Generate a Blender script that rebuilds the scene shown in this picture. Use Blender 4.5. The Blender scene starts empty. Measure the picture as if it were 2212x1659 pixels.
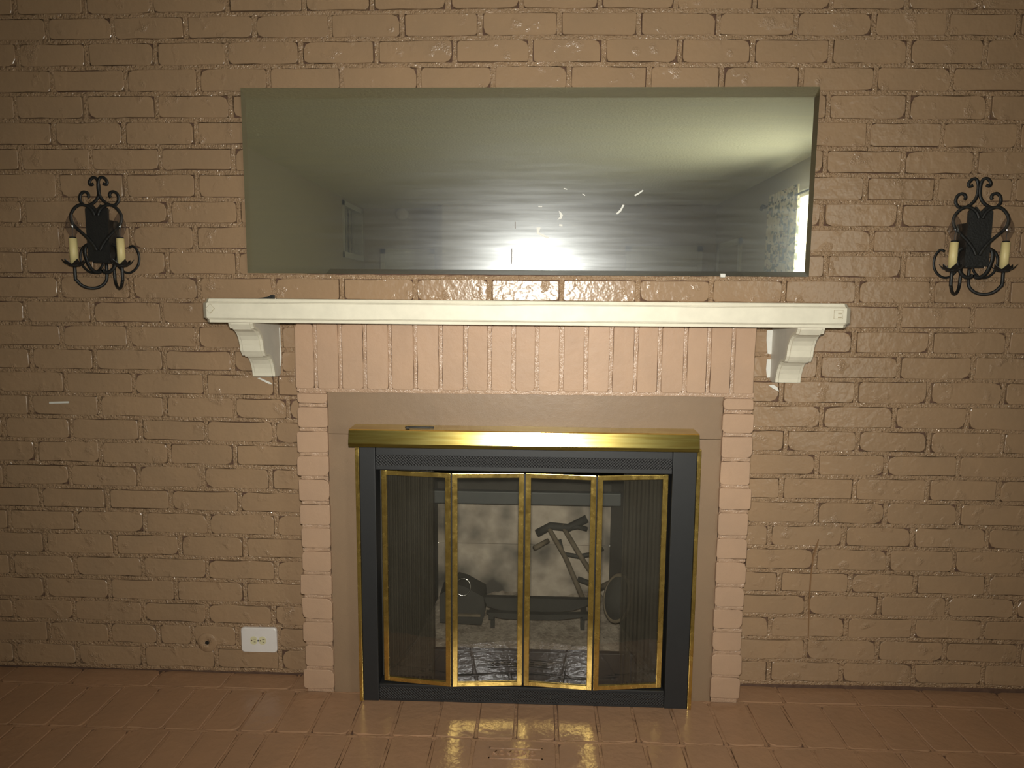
import bpy, bmesh, math, random
from mathutils import Vector, Matrix

scene = bpy.context.scene
COL = scene.collection
rnd = random.Random(7)

# ------------------------------------------------------------------ camera
F_PX, CX, CY = 1500.0, 1106.0, 829.5
CAM = Vector((0.0, -1.9507, 1.1324))
YAW, PITCH, ROLL = 0.03346, -0.12270, -0.00801
ROT = (Matrix.Rotation(YAW, 3, 'Z') @ Matrix.Rotation(PITCH, 3, 'X') @ Matrix.Rotation(ROLL, 3, 'Y'))
RIGHT, FWD, UP = ROT.col[0].copy(), ROT.col[1].copy(), ROT.col[2].copy()
cd = bpy.data.cameras.new('camera'); cam = bpy.data.objects.new('camera', cd); COL.objects.link(cam)
cd.sensor_fit = 'HORIZONTAL'; cd.sensor_width = 36.0; cd.lens = F_PX / 2212.0 * 36.0
cd.clip_start = 0.05
cam.matrix_world = Matrix(((RIGHT.x, UP.x, -FWD.x, CAM.x), (RIGHT.y, UP.y, -FWD.y, CAM.y),
                           (RIGHT.z, UP.z, -FWD.z, CAM.z), (0, 0, 0, 1)))
scene.camera = cam

# ------------------------------------------------------------------ sky, lights, exposure
world = bpy.data.worlds.new('world'); scene.world = world; world.use_nodes = True
bg = world.node_tree.nodes['Background']
bg.inputs['Color'].default_value = (1.0, 0.98, 0.88, 1); bg.inputs['Strength'].default_value = 8.0

def area_light(name, loc, direction, sx, sy, power, color, portal=False):
    d = bpy.data.lights.new(name, 'AREA'); d.shape = 'RECTANGLE'; d.size = sx; d.size_y = sy
    d.energy = power; d.color = color
    o = bpy.data.objects.new(name, d); COL.objects.link(o); o.location = loc
    o.rotation_euler = Vector(direction).to_track_quat('-Z', 'Y').to_euler()
    if portal: d.cycles.is_portal = True
    return o
# the camera's own flash, a few centimetres above the lens
FLASH = CAM + UP * 0.045 + FWD * 0.02
area_light('camera_flash', FLASH, FWD + RIGHT * 0.08 - UP * 0.02, 0.05, 0.03, 15.0, (1.0, 0.97, 0.87)).data.spread = math.radians(108)
# daylight portal in the window of the right-hand wall
area_light('window_portal', (1.99, -3.035, 1.115), (-1, 0, 0), 1.63, 1.17, 1.0, (1, 1, 1), portal=True)

scene.view_settings.view_transform = 'Standard'; scene.view_settings.look = 'None'
scene.view_settings.exposure = 0.0; scene.view_settings.gamma = 1.0
scene.view_settings.use_curve_mapping = False
scene.cycles.use_denoising = True
scene.cycles.caustics_reflective = False
scene.cycles.caustics_refractive = False
scene.cycles.max_bounces = 7
scene.cycles.diffuse_bounces = 4
scene.cycles.glossy_bounces = 4
scene.cycles.sample_clamp_indirect = 6.0

# ------------------------------------------------------------------ pixel helpers (a pixel gives a direction only)
def ray(px, py):
    return RIGHT * ((px - CX) / F_PX) + FWD - UP * ((py - CY) / F_PX)
def aty(px, py, y):
    d = ray(px, py); return CAM + d * ((y - CAM.y) / d.y)
def atz(px, py, z):
    d = ray(px, py); return CAM + d * ((z - CAM.z) / d.z)
def project(p):
    v = Vector(p) - CAM; w = v.dot(FWD)
    return CX + F_PX * v.dot(RIGHT) / w, CY - F_PX * v.dot(UP) / w
def lerp_table(xs, ys, x):
    if x <= xs[0]: return ys[0]
    for i in range(1, len(xs)):
        if x <= xs[i]:
            t = (x - xs[i-1]) / (xs[i] - xs[i-1]); return ys[i-1] * (1 - t) + ys[i] * t
    return ys[-1]

# ------------------------------------------------------------------ materials
MATS = {}
class NT:
    def __init__(s, name):
        s.m = bpy.data.materials.new(name); s.m.use_nodes = True; s.t = s.m.node_tree
        s.b = s.t.nodes['Principled BSDF']; s.out = s.t.nodes['Material Output']
        MATS[name] = s.m
    def n(s, kind, **kw):
        nd = s.t.nodes.new(kind)
        for k, v in kw.items(): setattr(nd, k, v)
        return nd
    def l(s, a, b): s.t.links.new(a, b)
    def pos(s):
        if not hasattr(s, '_p'): s._p = s.n('ShaderNodeNewGeometry').outputs['Position']
        return s._p
    def noise(s, scale, detail=3, rough=0.55, vec=None):
        q = s.n('ShaderNodeTexNoise'); q.inputs['Scale'].default_value = scale
        q.inputs['Detail'].default_value = detail; q.inputs['Roughness'].default_value = rough
        s.l(vec or s.pos(), q.inputs['Vector']); return q.outputs['Fac']
    def ramp(s, fac, stops):
        r = s.n('ShaderNodeValToRGB'); e = r.color_ramp.elements
        while len(e) < len(stops): e.new(0.5)
        for i, (p, c) in enumerate(stops):
            e[i].position = p; e[i].color = (*c, 1) if len(c) == 3 else c
        s.l(fac, r.inputs['Fac']); return r.outputs['Color']
    def mix(s, fac, a, b, blend='MIX'):
        m = s.n('ShaderNodeMix', data_type='RGBA', blend_type=blend)
        if isinstance(fac, float): m.inputs[0].default_value = fac
        else: s.l(fac, m.inputs[0])
        for i, v in ((6, a), (7, b)):
            if isinstance(v, tuple): m.inputs[i].default_value = (*v, 1)
            else: s.l(v, m.inputs[i])
        return m.outputs[2]
    def math(s, op, a, b):
        m = s.n('ShaderNodeMath', operation=op)
        for i, v in ((0, a), (1, b)):
            if isinstance(v, (int, float)): m.inputs[i].default_value = v
            else: s.l(v, m.inputs[i])
        return m.outputs[0]
    def bump(s, h, strength, dist, prev=None):
        b = s.n('ShaderNodeBump'); b.inputs['Strength'].default_value = strength
        b.inputs['Distance'].default_value = dist; s.l(h, b.inputs['Height'])
        if prev: s.l(prev, b.inputs['Normal'])
        return b.outputs['Normal']
    def set(s, **kw):
        names = dict(color='Base Color', rough='Roughness', metal='Metallic', spec='Specular IOR Level',
                     normal='Normal', alpha='Alpha', coat='Coat Weight', coatr='Coat Roughness', emit='Emission Color',
                     emits='Emission Strength', trans='Transmission Weight', ior='IOR')
        for k, v in kw.items():
            i = s.b.inputs[names[k]]
            if isinstance(v, tuple): i.default_value = (*v, 1)
            elif isinstance(v, (int, float)): i.default_value = v
            else: s.l(v, i)
        return s.m

def paint(name, col, rough, wave=0.5, grain=0.5, wd=0.004, gd=0.0008, gs=420, spots=None, spec=0.5, drips=0.0):
    s = NT(name)
    dark = tuple(c * 0.86 for c in col); warm = (col[0] * 1.06, col[1] * 1.02, col[2] * 0.97)
    c = s.ramp(s.noise(9, 3), [(0.3, dark), (0.7, warm)])
    info = s.n('ShaderNodeObjectInfo')
    c = s.mix(0.5, c, s.ramp(info.outputs['Random'], [(0.0, tuple(x * 0.94 for x in col)), (1.0, tuple(x * 1.05 for x in col))]))
    if spots: c = s.mix(s.ramp(s.noise(spots[0], 3, 0.6), [(spots[1], (0, 0, 0)), (spots[1] + 0.03, (1, 1, 1))]), c, spots[2])
    n1 = s.bump(s.noise(45, 2), wave, wd)
    if drips:      # patches of thick, crinkled paint
        mask = s.ramp(s.noise(17, 2), [(0.58, (0, 0, 0)), (0.70, (1, 1, 1))])
        n2 = s.bump(s.math('MULTIPLY', s.noise(240, 1), mask), 1.0, drips, n1)
    else: n2 = s.bump(s.noise(gs, 1), grain, gd, n1)
    return s.set(color=c, rough=rough, normal=n2, spec=spec)

WALL = (0.335, 0.224, 0.137); PINK = (0.418, 0.280, 0.191); HEARTH = (0.35, 0.206, 0.122)
paint('wall_paint', WALL, 0.25, 0.5, 0.18, 0.004, 0.0005, drips=0.004)
paint('mortar_paint', tuple(c * 0.99 for c in WALL), 0.11, 0.9, 1.0, 0.006, 0.0055, 190)
paint('surround_paint', PINK, 0.48, 0.3, 0.3, spec=0.22)
paint('surround_mortar', tuple(c * 0.99 for c in PINK), 0.34, 0.8, 0.8, 0.005, 0.002, 260)
paint('board_paint', (0.242, 0.166, 0.107), 0.42, 0.15, 0.25, spec=0.35)
paint('hearth_paint', HEARTH, 0.22, 0.45, 0.3, 0.004, 0.0006)
paint('hearth_mortar', tuple(c * 1.02 for c in HEARTH), 0.25, 0.8, 0.7, 0.005, 0.0015, 260)
s = NT('bare_crack'); s.set(color=s.ramp(s.noise(60), [(0.3, (0.10, 0.052, 0.034)), (0.7, (0.15, 0.085, 0.055))]), rough=0.9)

def plain(name, col, rough=0.5, metal=0.0, bump=0.0, bs=200, bd=0.001, var=0.9, spec=0.5):
    s = NT(name)
    c = s.ramp(s.noise(30, 4), [(0.3, tuple(x * var for x in col)), (0.7, col)])
    kw = dict(color=c, rough=rough, metal=metal, spec=spec)
    if bump: kw['normal'] = s.bump(s.noise(bs, 3), bump, bd)
    return s.set(**kw)
plain('cream_gloss', (0.70, 0.655, 0.535), 0.45, bump=0.12, bs=160, spec=0.25)
plain('grey_side', (0.62, 0.58, 0.50), 0.5)
plain('scar_edge', (0.45, 0.38, 0.26), 0.6)
plain('white_paint', (0.75, 0.74, 0.69), 0.55, bump=0.5, bs=300)
plain('white_plastic', (0.72, 0.68, 0.66), 0.35, var=0.97)
plain('ivory_plastic', (0.66, 0.62, 0.40), 0.4, var=0.97)
plain('dark_slot', (0.10, 0.06, 0.035), 0.8)
plain('black_iron', (0.012, 0.012, 0.012), 0.48, bump=0.5, bs=180, bd=0.002)
plain('black_steel', (0.017, 0.0175, 0.019), 0.5, bump=0.15, bs=120)
plain('soot_iron', (0.04, 0.038, 0.033), 0.75, bump=0.4)
plain('rust_iron', (0.19, 0.15, 0.10), 0.8, bump=0.5, var=0.5)
plain('grey_metal', (0.075, 0.08, 0.08), 0.6)
plain('candle_ivory', (0.72, 0.60, 0.29), 0.45, var=0.96)
plain('ceiling_paint', (0.88, 0.87, 0.76), 0.9, bump=0.5, bs=60, bd=0.01, var=0.97)
plain('room_wall', (0.54, 0.495, 0.42), 0.85, var=0.97)
plain('room_trim', (0.68, 0.68, 0.62), 0.5, var=0.98)
plain('door_white', (0.70, 0.71, 0.66), 0.5, var=0.98)
plain('carpet', (0.46, 0.41, 0.34), 0.95, bump=0.6, bs=300, bd=0.004)
plain('chrome', (0.6, 0.6, 0.58), 0.2, metal=1.0)
plain('rust', (0.23, 0.125, 0.055), 0.8)

s = NT('vent_steel')     # diamond expanded-metal relief
sep = s.n('ShaderNodeSeparateXYZ'); s.l(s.pos(), sep.inputs[0])
a = s.math('SINE', s.math('MULTIPLY', s.math('ADD', sep.outputs['X'], sep.outputs['Z']), 800), 0)
b = s.math('SINE', s.math('MULTIPLY', s.math('SUBTRACT', sep.outputs['X'], sep.outputs['Z']), 800), 0)
h = s.math('MAXIMUM', a, b)
s.set(color=s.ramp(h, [(0.35, (0.008, 0.008, 0.009)), (0.9, (0.035, 0.035, 0.037))]), rough=0.5, normal=s.bump(h, 0.6, 0.002))

s = NT('brass')
tarn = s.ramp(s.noise(26, 6, 0.7), [(0.45, (0.78, 0.56, 0.17)), (0.75, (0.50, 0.33, 0.085))])
rst = s.ramp(s.noise(230, 4, 0.7), [(0.64, (0, 0, 0)), (0.70, (1, 1, 1))])
c = s.mix(rst, tarn, (0.12, 0.055, 0.02))
s.set(color=c, metal=0.95, rough=s.ramp(s.noise(60, 4), [(0.3, (0.16,) * 3), (0.8, (0.34,) * 3)]), normal=s.bump(s.noise(14, 2), 0.10, 0.004))
s = NT('brass_hood')
wv = s.n('ShaderNodeTexNoise'); wv.inputs['Scale'].default_value = 8; wv.inputs['Detail'].default_value = 6
mp = s.n('ShaderNodeMapping'); mp.inputs['Scale'].default_value = (1, 3, 22); s.l(s.pos(), mp.inputs[0]); s.l(mp.outputs[0], wv.inputs['Vector'])
s.set(color=s.ramp(wv.outputs['Fac'], [(0.35, (0.72, 0.60, 0.20)), (0.7, (0.55, 0.40, 0.10))]), metal=1.0, rough=0.17)

def layered(name, main, second, fac):
    s = NT(name); s.t.nodes.remove(s.b)
    return s
# silvered mirror: sharp reflection plus the haze of a dusty, wiped surface
s = NT('mirror_glass'); s.t.nodes.remove(s.b)
g1 = s.n('ShaderNodeBsdfGlossy'); g1.inputs['Color'].default_value = (0.94, 0.91, 0.68, 1); g1.inputs['Roughness'].default_value = 0.012
g2 = s.n('ShaderNodeBsdfGlossy'); g2.inputs['Color'].default_value = (0.78, 0.85, 0.90, 1); g2.inputs['Roughness'].default_value = 0.30
g2.inputs['Roughness'].default_value = 0.15
g3 = s.n('ShaderNodeBsdfGlossy'); g3.inputs['Color'].default_value = (0.80, 0.82, 0.85, 1); g3.inputs['Roughness'].default_value = 0.33
mp = s.n('ShaderNodeMapping'); mp.inputs['Scale'].default_value = (1.2, 1, 22); mp.inputs['Rotation'].default_value = (0, 0.12, 0); s.l(s.pos(), mp.inputs[0])
st = s.noise(3, 5, 0.6, mp.outputs[0])
mx = s.n('ShaderNodeMixShader'); s.l(s.ramp(st, [(0.3, (0.10,) * 3), (0.7, (0.20,) * 3)]), mx.inputs[0]); s.l(g1.outputs[0], mx.inputs[1]); s.l(g2.outputs[0], mx.inputs[2])
mx2 = s.n('ShaderNodeMixShader'); s.l(s.ramp(st, [(0.3, (0.05,) * 3), (0.7, (0.09,) * 3)]), mx2.inputs[0]); s.l(mx.outputs[0], mx2.inputs[1]); s.l(g3.outputs[0], mx2.inputs[2])
s.l(mx2.outputs[0], s.out.inputs['Surface'])

# dusty door glass: see-through, reflecting, with a little grey haze
s = NT('door_glass'); s.t.nodes.remove(s.b)
tr = s.n('ShaderNodeBsdfTransparent'); tr.inputs['Color'].default_value = (0.84, 0.83, 0.79, 1)
gl = s.n('ShaderNodeBsdfGlossy'); gl.inputs['Roughness'].default_value = 0.02; gl.inputs['Color'].default_value = (0.9, 0.9, 0.95, 1)
df = s.n('ShaderNodeBsdfDiffuse'); df.inputs['Color'].default_value = (0.35, 0.33, 0.28, 1)
lw = s.n('ShaderNodeLayerWeight'); lw.inputs['Blend'].default_value = 0.5
facing = s.math('ADD', s.math('MULTIPLY', s.math('POWER', lw.outputs['Facing'], 4), 0.8), 0.09)
m1 = s.n('ShaderNodeMixShader'); s.l(s.ramp(s.noise(9, 5, 0.6), [(0.3, (0.012,) * 3), (0.75, (0.05,) * 3)]), m1.inputs[0]); s.l(tr.outputs[0], m1.inputs[1]); s.l(df.outputs[0], m1.inputs[2])
m2 = s.n('ShaderNodeMixShader'); s.l(facing, m2.inputs[0]); s.l(m1.outputs[0], m2.inputs[1]); s.l(gl.outputs[0], m2.inputs[2])
s.l(m2.outputs[0], s.out.inputs['Surface'])
def thin_glass(name, tint, ior):
    s = NT(name); s.t.nodes.remove(s.b)
    tr = s.n('ShaderNodeBsdfTransparent'); tr.inputs['Color'].default_value = (*tint, 1)
    gl = s.n('ShaderNodeBsdfGlossy'); gl.inputs['Roughness'].default_value = 0.06
    lw = s.n('ShaderNodeLayerWeight'); lw.inputs['Blend'].default_value = 0.5
    facing = s.math('ADD', s.math('MULTIPLY', s.math('POWER', lw.outputs['Facing'], 3), ior), 0.09)
    m2 = s.n('ShaderNodeMixShader'); s.l(facing, m2.inputs[0]); s.l(tr.outputs[0], m2.inputs[1]); s.l(gl.outputs[0], m2.inputs[2])
    s.l(m2.outputs[0], s.out.inputs['Surface'])
thin_glass('bulb_glass', (0.86, 0.85, 0.87), 0.35)
thin_glass('window_glass', (0.95, 0.97, 0.96), 0.3)

# gathered spark-screen mesh, partly see-through
s = NT('spark_mesh'); s.t.nodes.remove(s.b)
tr = s.n('ShaderNodeBsdfTransparent'); df = s.n('ShaderNodeBsdfDiffuse'); df.inputs['Color'].default_value = (0.062, 0.055, 0.042, 1)
m1 = s.n('ShaderNodeMixShader'); m1.inputs[0].default_value = 0.72; s.l(tr.outputs[0], m1.inputs[1]); s.l(df.outputs[0], m1.inputs[2]); s.l(m1.outputs[0], s.out.inputs['Surface'])

# refractory back panel: pale grey with soot plumes
s = NT('firebrick_panel')
base = s.ramp(s.noise(22, 5), [(0.3, (0.42, 0.355, 0.285)), (0.7, (0.56, 0.485, 0.40))])
soot = s.ramp(s.noise(6.5, 3, 0.45), [(0.44, (0, 0, 0)), (0.66, (1, 1, 1))])
s.set(color=s.mix(soot, base, (0.085, 0.078, 0.068)), rough=0.9, normal=s.bump(s.noise(90), 0.3, 0.003))
s = NT('ash')
base = s.ramp(s.noise(30, 6, 0.7), [(0.35, (0.20, 0.16, 0.125)), (0.62, (0.42, 0.36, 0.29))])
s.set(color=s.mix(s.ramp(s.noise(120, 3), [(0.68, (0, 0, 0)), (0.73, (1, 1, 1))]), base, (0.06, 0.035, 0.03)), rough=0.95, normal=s.bump(s.noise(80, 5), 0.8, 0.006))
plain('soot_and_shade_wall', (0.055, 0.05, 0.042), 0.9, bump=0.4)  # soot on the firebox walls; painted shade in the spindled opening's recess

s = NT('curtain_print')
leaf = s.ramp(s.noise(26, 3, 0.5), [(0.52, (0, 0, 0)), (0.56, (1, 1, 1))])
red = s.ramp(s.noise(34, 2), [(0.62, (0, 0, 0)), (0.65, (1, 1, 1))])
c = s.mix(leaf, (0.66, 0.58, 0.40), (0.10, 0.11, 0.08)); c = s.mix(red, c, (0.32, 0.20, 0.12))
s.set(color=c, rough=0.9)

# ------------------------------------------------------------------ mesh helpers
def link(name, verts, faces, mat, parent=None, smooth=False, loc=None, kind=None, edges=()):
    me = bpy.data.meshes.new(name); me.from_pydata([tuple(v) for v in verts], edges, faces)
    bm = bmesh.new(); bm.from_mesh(me); bmesh.ops.recalc_face_normals(bm, faces=bm.faces); bm.to_mesh(me); bm.free()
    if smooth: me.polygons.foreach_set('use_smooth', [True] * len(me.polygons))
    for m in (mat if isinstance(mat, list) else [mat]): me.materials.append(MATS[m])
    o = bpy.data.objects.new(name, me); COL.objects.link(o)
    if parent: o.parent = parent
    if loc: o.location = loc
    if kind: o['kind'] = kind
    return o
def empty(name, loc=(0, 0, 0), rz=0.0):
    o = bpy.data.objects.new(name, None); COL.objects.link(o); o.location = loc; o.rotation_euler = (0, 0, rz)
    o.empty_display_size = 0.05; return o
def tag(o, label, cat, group=None):
    o['label'] = label; o['category'] = cat
    if group: o['group'] = group
    return o
class MB:
    def __init__(s): s.v = []; s.f = []
    def add(s, v, f):
        b = len(s.v); s.v += [Vector(x) for x in v]; s.f += [tuple(i + b for i in q) for q in f]; return s
    def box(s, x0, x1, y0, y1, z0, z1):
        return s.add([(x0,y0,z0),(x1,y0,z0),(x1,y1,z0),(x0,y1,z0),(x0,y0,z1),(x1,y0,z1),(x1,y1,z1),(x0,y1,z1)],
                     [(0,1,2,3),(4,5,6,7),(0,1,5,4),(1,2,6,5),(2,3,7,6),(3,0,4,7)])
    def bbox(s, x0, x1, y0, y1, z0, z1, b):   # box with all edges chamfered
        bm = bmesh.new(); bmesh.ops.create_cube(bm, size=1)
        for v in bm.verts: v.co = Vector(((x0+x1)/2 + v.co.x*(x1-x0), (y0+y1)/2 + v.co.y*(y1-y0), (z0+z1)/2 + v.co.z*(z1-z0)))
        bmesh.ops.bevel(bm, geom=bm.edges[:], offset=b, segments=2, affect='EDGES', profile=0.6)
        bm.verts.index_update(); s.add([v.co.copy() for v in bm.verts], [[v.index for v in f.verts] for f in bm.faces]); bm.free(); return s
    def prism(s, pts, axis, a0, a1):          # pts 2-D polygon extruded along 'x','y' or 'z'
        n = len(pts)
        def mk(p, a): return {'x': (a, p[0], p[1]), 'y': (p[0], a, p[1]), 'z': (p[0], p[1], a)}[axis]
        return s.add([mk(p, a0) for p in pts] + [mk(p, a1) for p in pts],
                     [tuple(range(n)), tuple(range(n, 2*n))] + [(i, (i+1) % n, n+(i+1) % n, n+i) for i in range(n)])
    def sweep(s, pts, prof, closed=False, scale=None, ref=None):
        pts = [Vector(p) for p in pts]; n = len(pts); k = len(prof); vs = []; fs = []
        nrm = None
        for i, p in enumerate(pts):
            a = pts[(i-1) % n] if (i or closed) else pts[0]; b = pts[(i+1) % n] if (i < n-1 or closed) else pts[-1]
            t = (b - a).normalized()
            if nrm is None:
                r = Vector(ref) if ref else (Vector((0, 0, 1)) if abs(t.z) < 0.9 else Vector((1, 0, 0)))
                nrm = (r - t * r.dot(t)).normalized()
            elif ref:
                r = Vector(ref); q = r - t * r.dot(t); nrm = q.normalized() if q.length > 1e-4 else nrm
            else: nrm = (nrm - t * nrm.dot(t)).normalized()
            bi = t.cross(nrm); sc = scale[i] if scale else 1.0
            vs += [p + nrm * (u * sc) + bi * (w * sc) for u, w in prof]
        for i in range(n if closed else n - 1):
            j = (i + 1) % n
            fs += [(i*k + a, i*k + (a+1) % k, j*k + (a+1) % k, j*k + a) for a in range(k)]
        if not closed: fs += [tuple(range(k)), tuple(range((n-1)*k, n*k))]
        return s.add(vs, fs)
    def tube(s, pts, r, seg=8, closed=False, scale=None):
        return s.sweep(pts, [(r*math.cos(2*math.pi*i/seg), r*math.sin(2*math.pi*i/seg)) for i in range(seg)], closed, scale)
    def lathe(s, prof, c=(0, 0, 0), seg=16, cap=True):
        vs = [(c[0] + r*math.cos(2*math.pi*i/seg), c[1] + r*math.sin(2*math.pi*i/seg), c[2] + z) for r, z in prof for i in range(seg)]
        fs = [(a*seg+i, a*seg+(i+1) % seg, (a+1)*seg+(i+1) % seg, (a+1)*seg+i) for a in range(len(prof)-1) for i in range(seg)]
        if cap: fs += [tuple(range(seg)), tuple(range((len(prof)-1)*seg, len(prof)*seg))]
        return s.add(vs, fs)
    def build(s, name, mat, parent=None, smooth=False, **k): return link(name, s.v, s.f, mat, parent, smooth, **k)
def catmull(pts, n=6):
    P = [Vector(p) for p in pts]; out = []
    for i in range(len(P) - 1):
        p0 = P[max(i-1, 0)]; p1 = P[i]; p2 = P[i+1]; p3 = P[min(i+2, len(P)-1)]
        for k in range(n):
            t = k / n
            out.append(0.5 * ((2*p1) + (p2-p0)*t + (2*p0-5*p1+4*p2-p3)*t*t + (3*p1-p0-3*p2+p3)*t**3))
    return out + [P[-1]]
def rect_ring(x0, x1, z0, z1): return [(x0, z0), (x1, z0), (x1, z1), (x0, z1)]

def brick_geo(w, h, depth, rg, rmin=0.003, rmax=0.011, jit=0.0012, bev=0.0013, tilt=0.0008):
    """painted brick, front face at y=0 facing -y, centred in x and z"""
    hw, hh = w / 2, h / 2; out = []
    cs = [(-1, -1), (1, -1), (1, 1), (-1, 1)]
    rs = [min(rg.uniform(rmin, rmax) if rg.random() > 0.15 else rmax * 1.5, hh * 0.7, hw * 0.7) for _ in cs]
    j = lambda a=1.0: rg.uniform(-jit, jit) * a
    for i, (sx, sz) in enumerate(cs):
        r = rs[i]; A = (sx*hw, sz*(hh - r)); B = (sx*(hw - r), sz*hh); M = (sx*(hw - r*0.3), sz*(hh - r*0.3))
        tri = [A, M, B] if sx*sz < 0 or False else [A, M, B]
        if (sx, sz) in ((-1, -1), (1, 1)): tri = [A, M, B]
        else: tri = [B, M, A]
        out += [(p[0] + j(0.5), p[1] + j(0.5)) for p in tri]
        long_edge = (i == 0 or i == 2)
        nx = cs[(i + 1) % 4]
        ks = (0.33, 0.66) if (w if long_edge else h) > 0.09 else ()
        for t in ks:
            x = (sx*(1-t) + nx[0]*t) * (hw if not long_edge else hw - max(rs)); z = (sz*(1-t) + nx[1]*t) * hh
            if long_edge: x = (sx*(1-t) + nx[0]*t) * (hw - max(rs)); z = sz*hh
            else: x = sx*hw; z = (sz*(1-t) + nx[1]*t) * (hh - max(rs))
            out.append((x + j(), z + j()))
    n = len(out); ta, tb = rg.uniform(-tilt, tilt) / hw, rg.uniform(-tilt, tilt) / hh
    V = []
    for p in out: V.append((p[0]*(1 - bev/hw), ta*p[0] + tb*p[1], p[1]*(1 - bev/hh)))
    for p in out: V.append((p[0], bev*0.9 + ta*p[0] + tb*p[1], p[1]))
    for p in out: V.append((p[0], depth, p[1]))
    Fc = [tuple(range(n))] + [(i, (i+1) % n, n+(i+1) % n, n+i) for i in range(n)] + [(n+i, n+(i+1) % n, 2*n+(i+1) % n, 2*n+i) for i in range(n)]
    return V, Fc

# ================================================================== BRICK WALL
H_C = 0.06927; Z0 = 1.885
JL = [37,90,147,202,259,316,371,432,487,542,597,649,701,751,800,850,898,948,999,1049,1098,1147,1196,1244,1293,1340,1388,1438]
JR = [27,80,142,201,263,325,383,442,498,551,604,659,714,768,823,878,933,984,1034,1087,1141,1189,1243,1290,1337,1385,1433,1482]
ZL = [aty(100, p, 0) for p in JL]; ZR = [aty(2108, p, 0) for p in JR]
def joint_z(k, x):
    if k < 0: return joint_z(0, x) - k * H_C
    zc = Z0 - k * H_C + lerp_table([0, 2, 10, 27], [0.007, 0.010, -0.003, -0.006], k)
    zl = 0.6 * ZL[k].z + 0.4 * (Z0 - k * H_C); zr = 0.6 * ZR[k].z + 0.4 * (Z0 - k * H_C)
    return lerp_table([-1.4, 0.0, 1.2], [zl, zc, zr], x)
X_LEFT, X_RIGHT, Z_CEIL, Z_FLOOR = -2.0, 1.94, 2.15, -0.33
PERP = {
 -1: [30,181,326,490,656,803,968,1126,1296,1460,1631,1797,1960,2119], 0: [100,243,400,549,712,868,1037,1208,1380,1552,1720,1888,2049,2201],
 1: [37,186,335,488,649,813,982,1146,1305,1469,1626,1795,1964,2129], 2: [112,271,428,579,738,905,1065,1229,1402,1559,1731,1892,2057],
 3: [32,184,338,497, 0, 1790,1962,2136], 4: [115,266,423, 0, 1877,2037,2201], 5: [43,196,346,503, 0, 1783,1952,2108], 6: [124,271,425, 0, 1870,2024,2191],
 7: [50,197,365,515, 0, 1776,1944,2100], 8: [132,284,421, 0, 1883,2047,2198], 9: [52,207,361,513, 0, 1785,1952,2120],
 10: [127,283,430,590,738,897,1057,1213,1378,1536,1693,1852,2014,2178], 11: [55,199,350,500, 0, 1780,1944,2103],
 12: [132,279,425,605, 0, 1680,1845,2012,2178], 13: [67,204,355,502,605, 0, 1770,1942,2104], 14: [142,288,443,595, 0, 1688,1850,2007,2168],
 15: [65,214,356,505,622, 0, 1775,1932,2091], 16: [7,154,303,445,592, 0, 1698,1853,2007,2166], 17: [77,216,365,507, 0, 1765,1915,2071],
 18: [10,152,299,438,584, 0, 1688,1847,2004,2158], 19: [87,231,368,517, 0, 1763,1914,2071], 20: [20,164,313,450,597, 0, 1663,1823,1972,2133],
 21: [97,248,388,529, 0, 1761,1919,2061,2211], 22: [25,162,308,447,597, 0, 1683,1837,1977,2133], 23: [99,236,380,529, 0, 1743,1900,2047,2195],
 24: [30,159,309,447,590, 0, 1664,1828,1974,2124], 25: [107,237,341,416,512,602, 0, 1741,1895,2041,2201], 26: [32,167,309,467,605, 0, 1661,1818,1974,2124]}
SUR_L, SUR_R = -0.652, 0.587            # fireplace surround
MIR = (-0.808, 0.742, 1.197, 1.693)
wall = empty('wall_front'); wall['kind'] = 'structure'
core = MB()
BACK = 0.010
for (x0, x1, z0, z1) in ((X_LEFT, -0.44, Z_FLOOR, Z_CEIL), (0.40, X_RIGHT, Z_FLOOR, Z_CEIL), (-0.44, 0.40, 0.74, Z_CEIL)):
    core.box(x0, x1, BACK, 0.16, z0, z1)
core.build('wall_core', 'bare_crack', wall)
W_B = 0.2032
field_v, field_f = [], []
beads = MB()
def bead(pts, half, horizontal, rg, deep=BACK + 0.002, face=0.0018, plane='xz', flat=None):
    """raised mortar bead following pts (x,z), half-width 'half'"""
    vs, fs = [], []
    for i, (x, z) in enumerate(pts):
        a, b = half + rg.uniform(-.0010, .0010), half + rg.uniform(-.0010, .0010)
        yf = face + rg.uniform(-.0012, .0014)
        for o, y in ((-a, deep), (-a + .0003, yf + .0004), (-a*.4, yf), (b*.4, yf + rg.uniform(-.0005, .0005)), (b - .0003, yf + .0004), (b, deep)):
            vs.append((x, y, z + o) if horizontal else (x + o, y, z))
    for i in range(len(pts) - 1):
        fs += [(i*6 + c, i*6 + c + 1, i*6 + c + 7, i*6 + c + 6) for c in range(5)]
    return vs, fs
n_ind = 0
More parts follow.
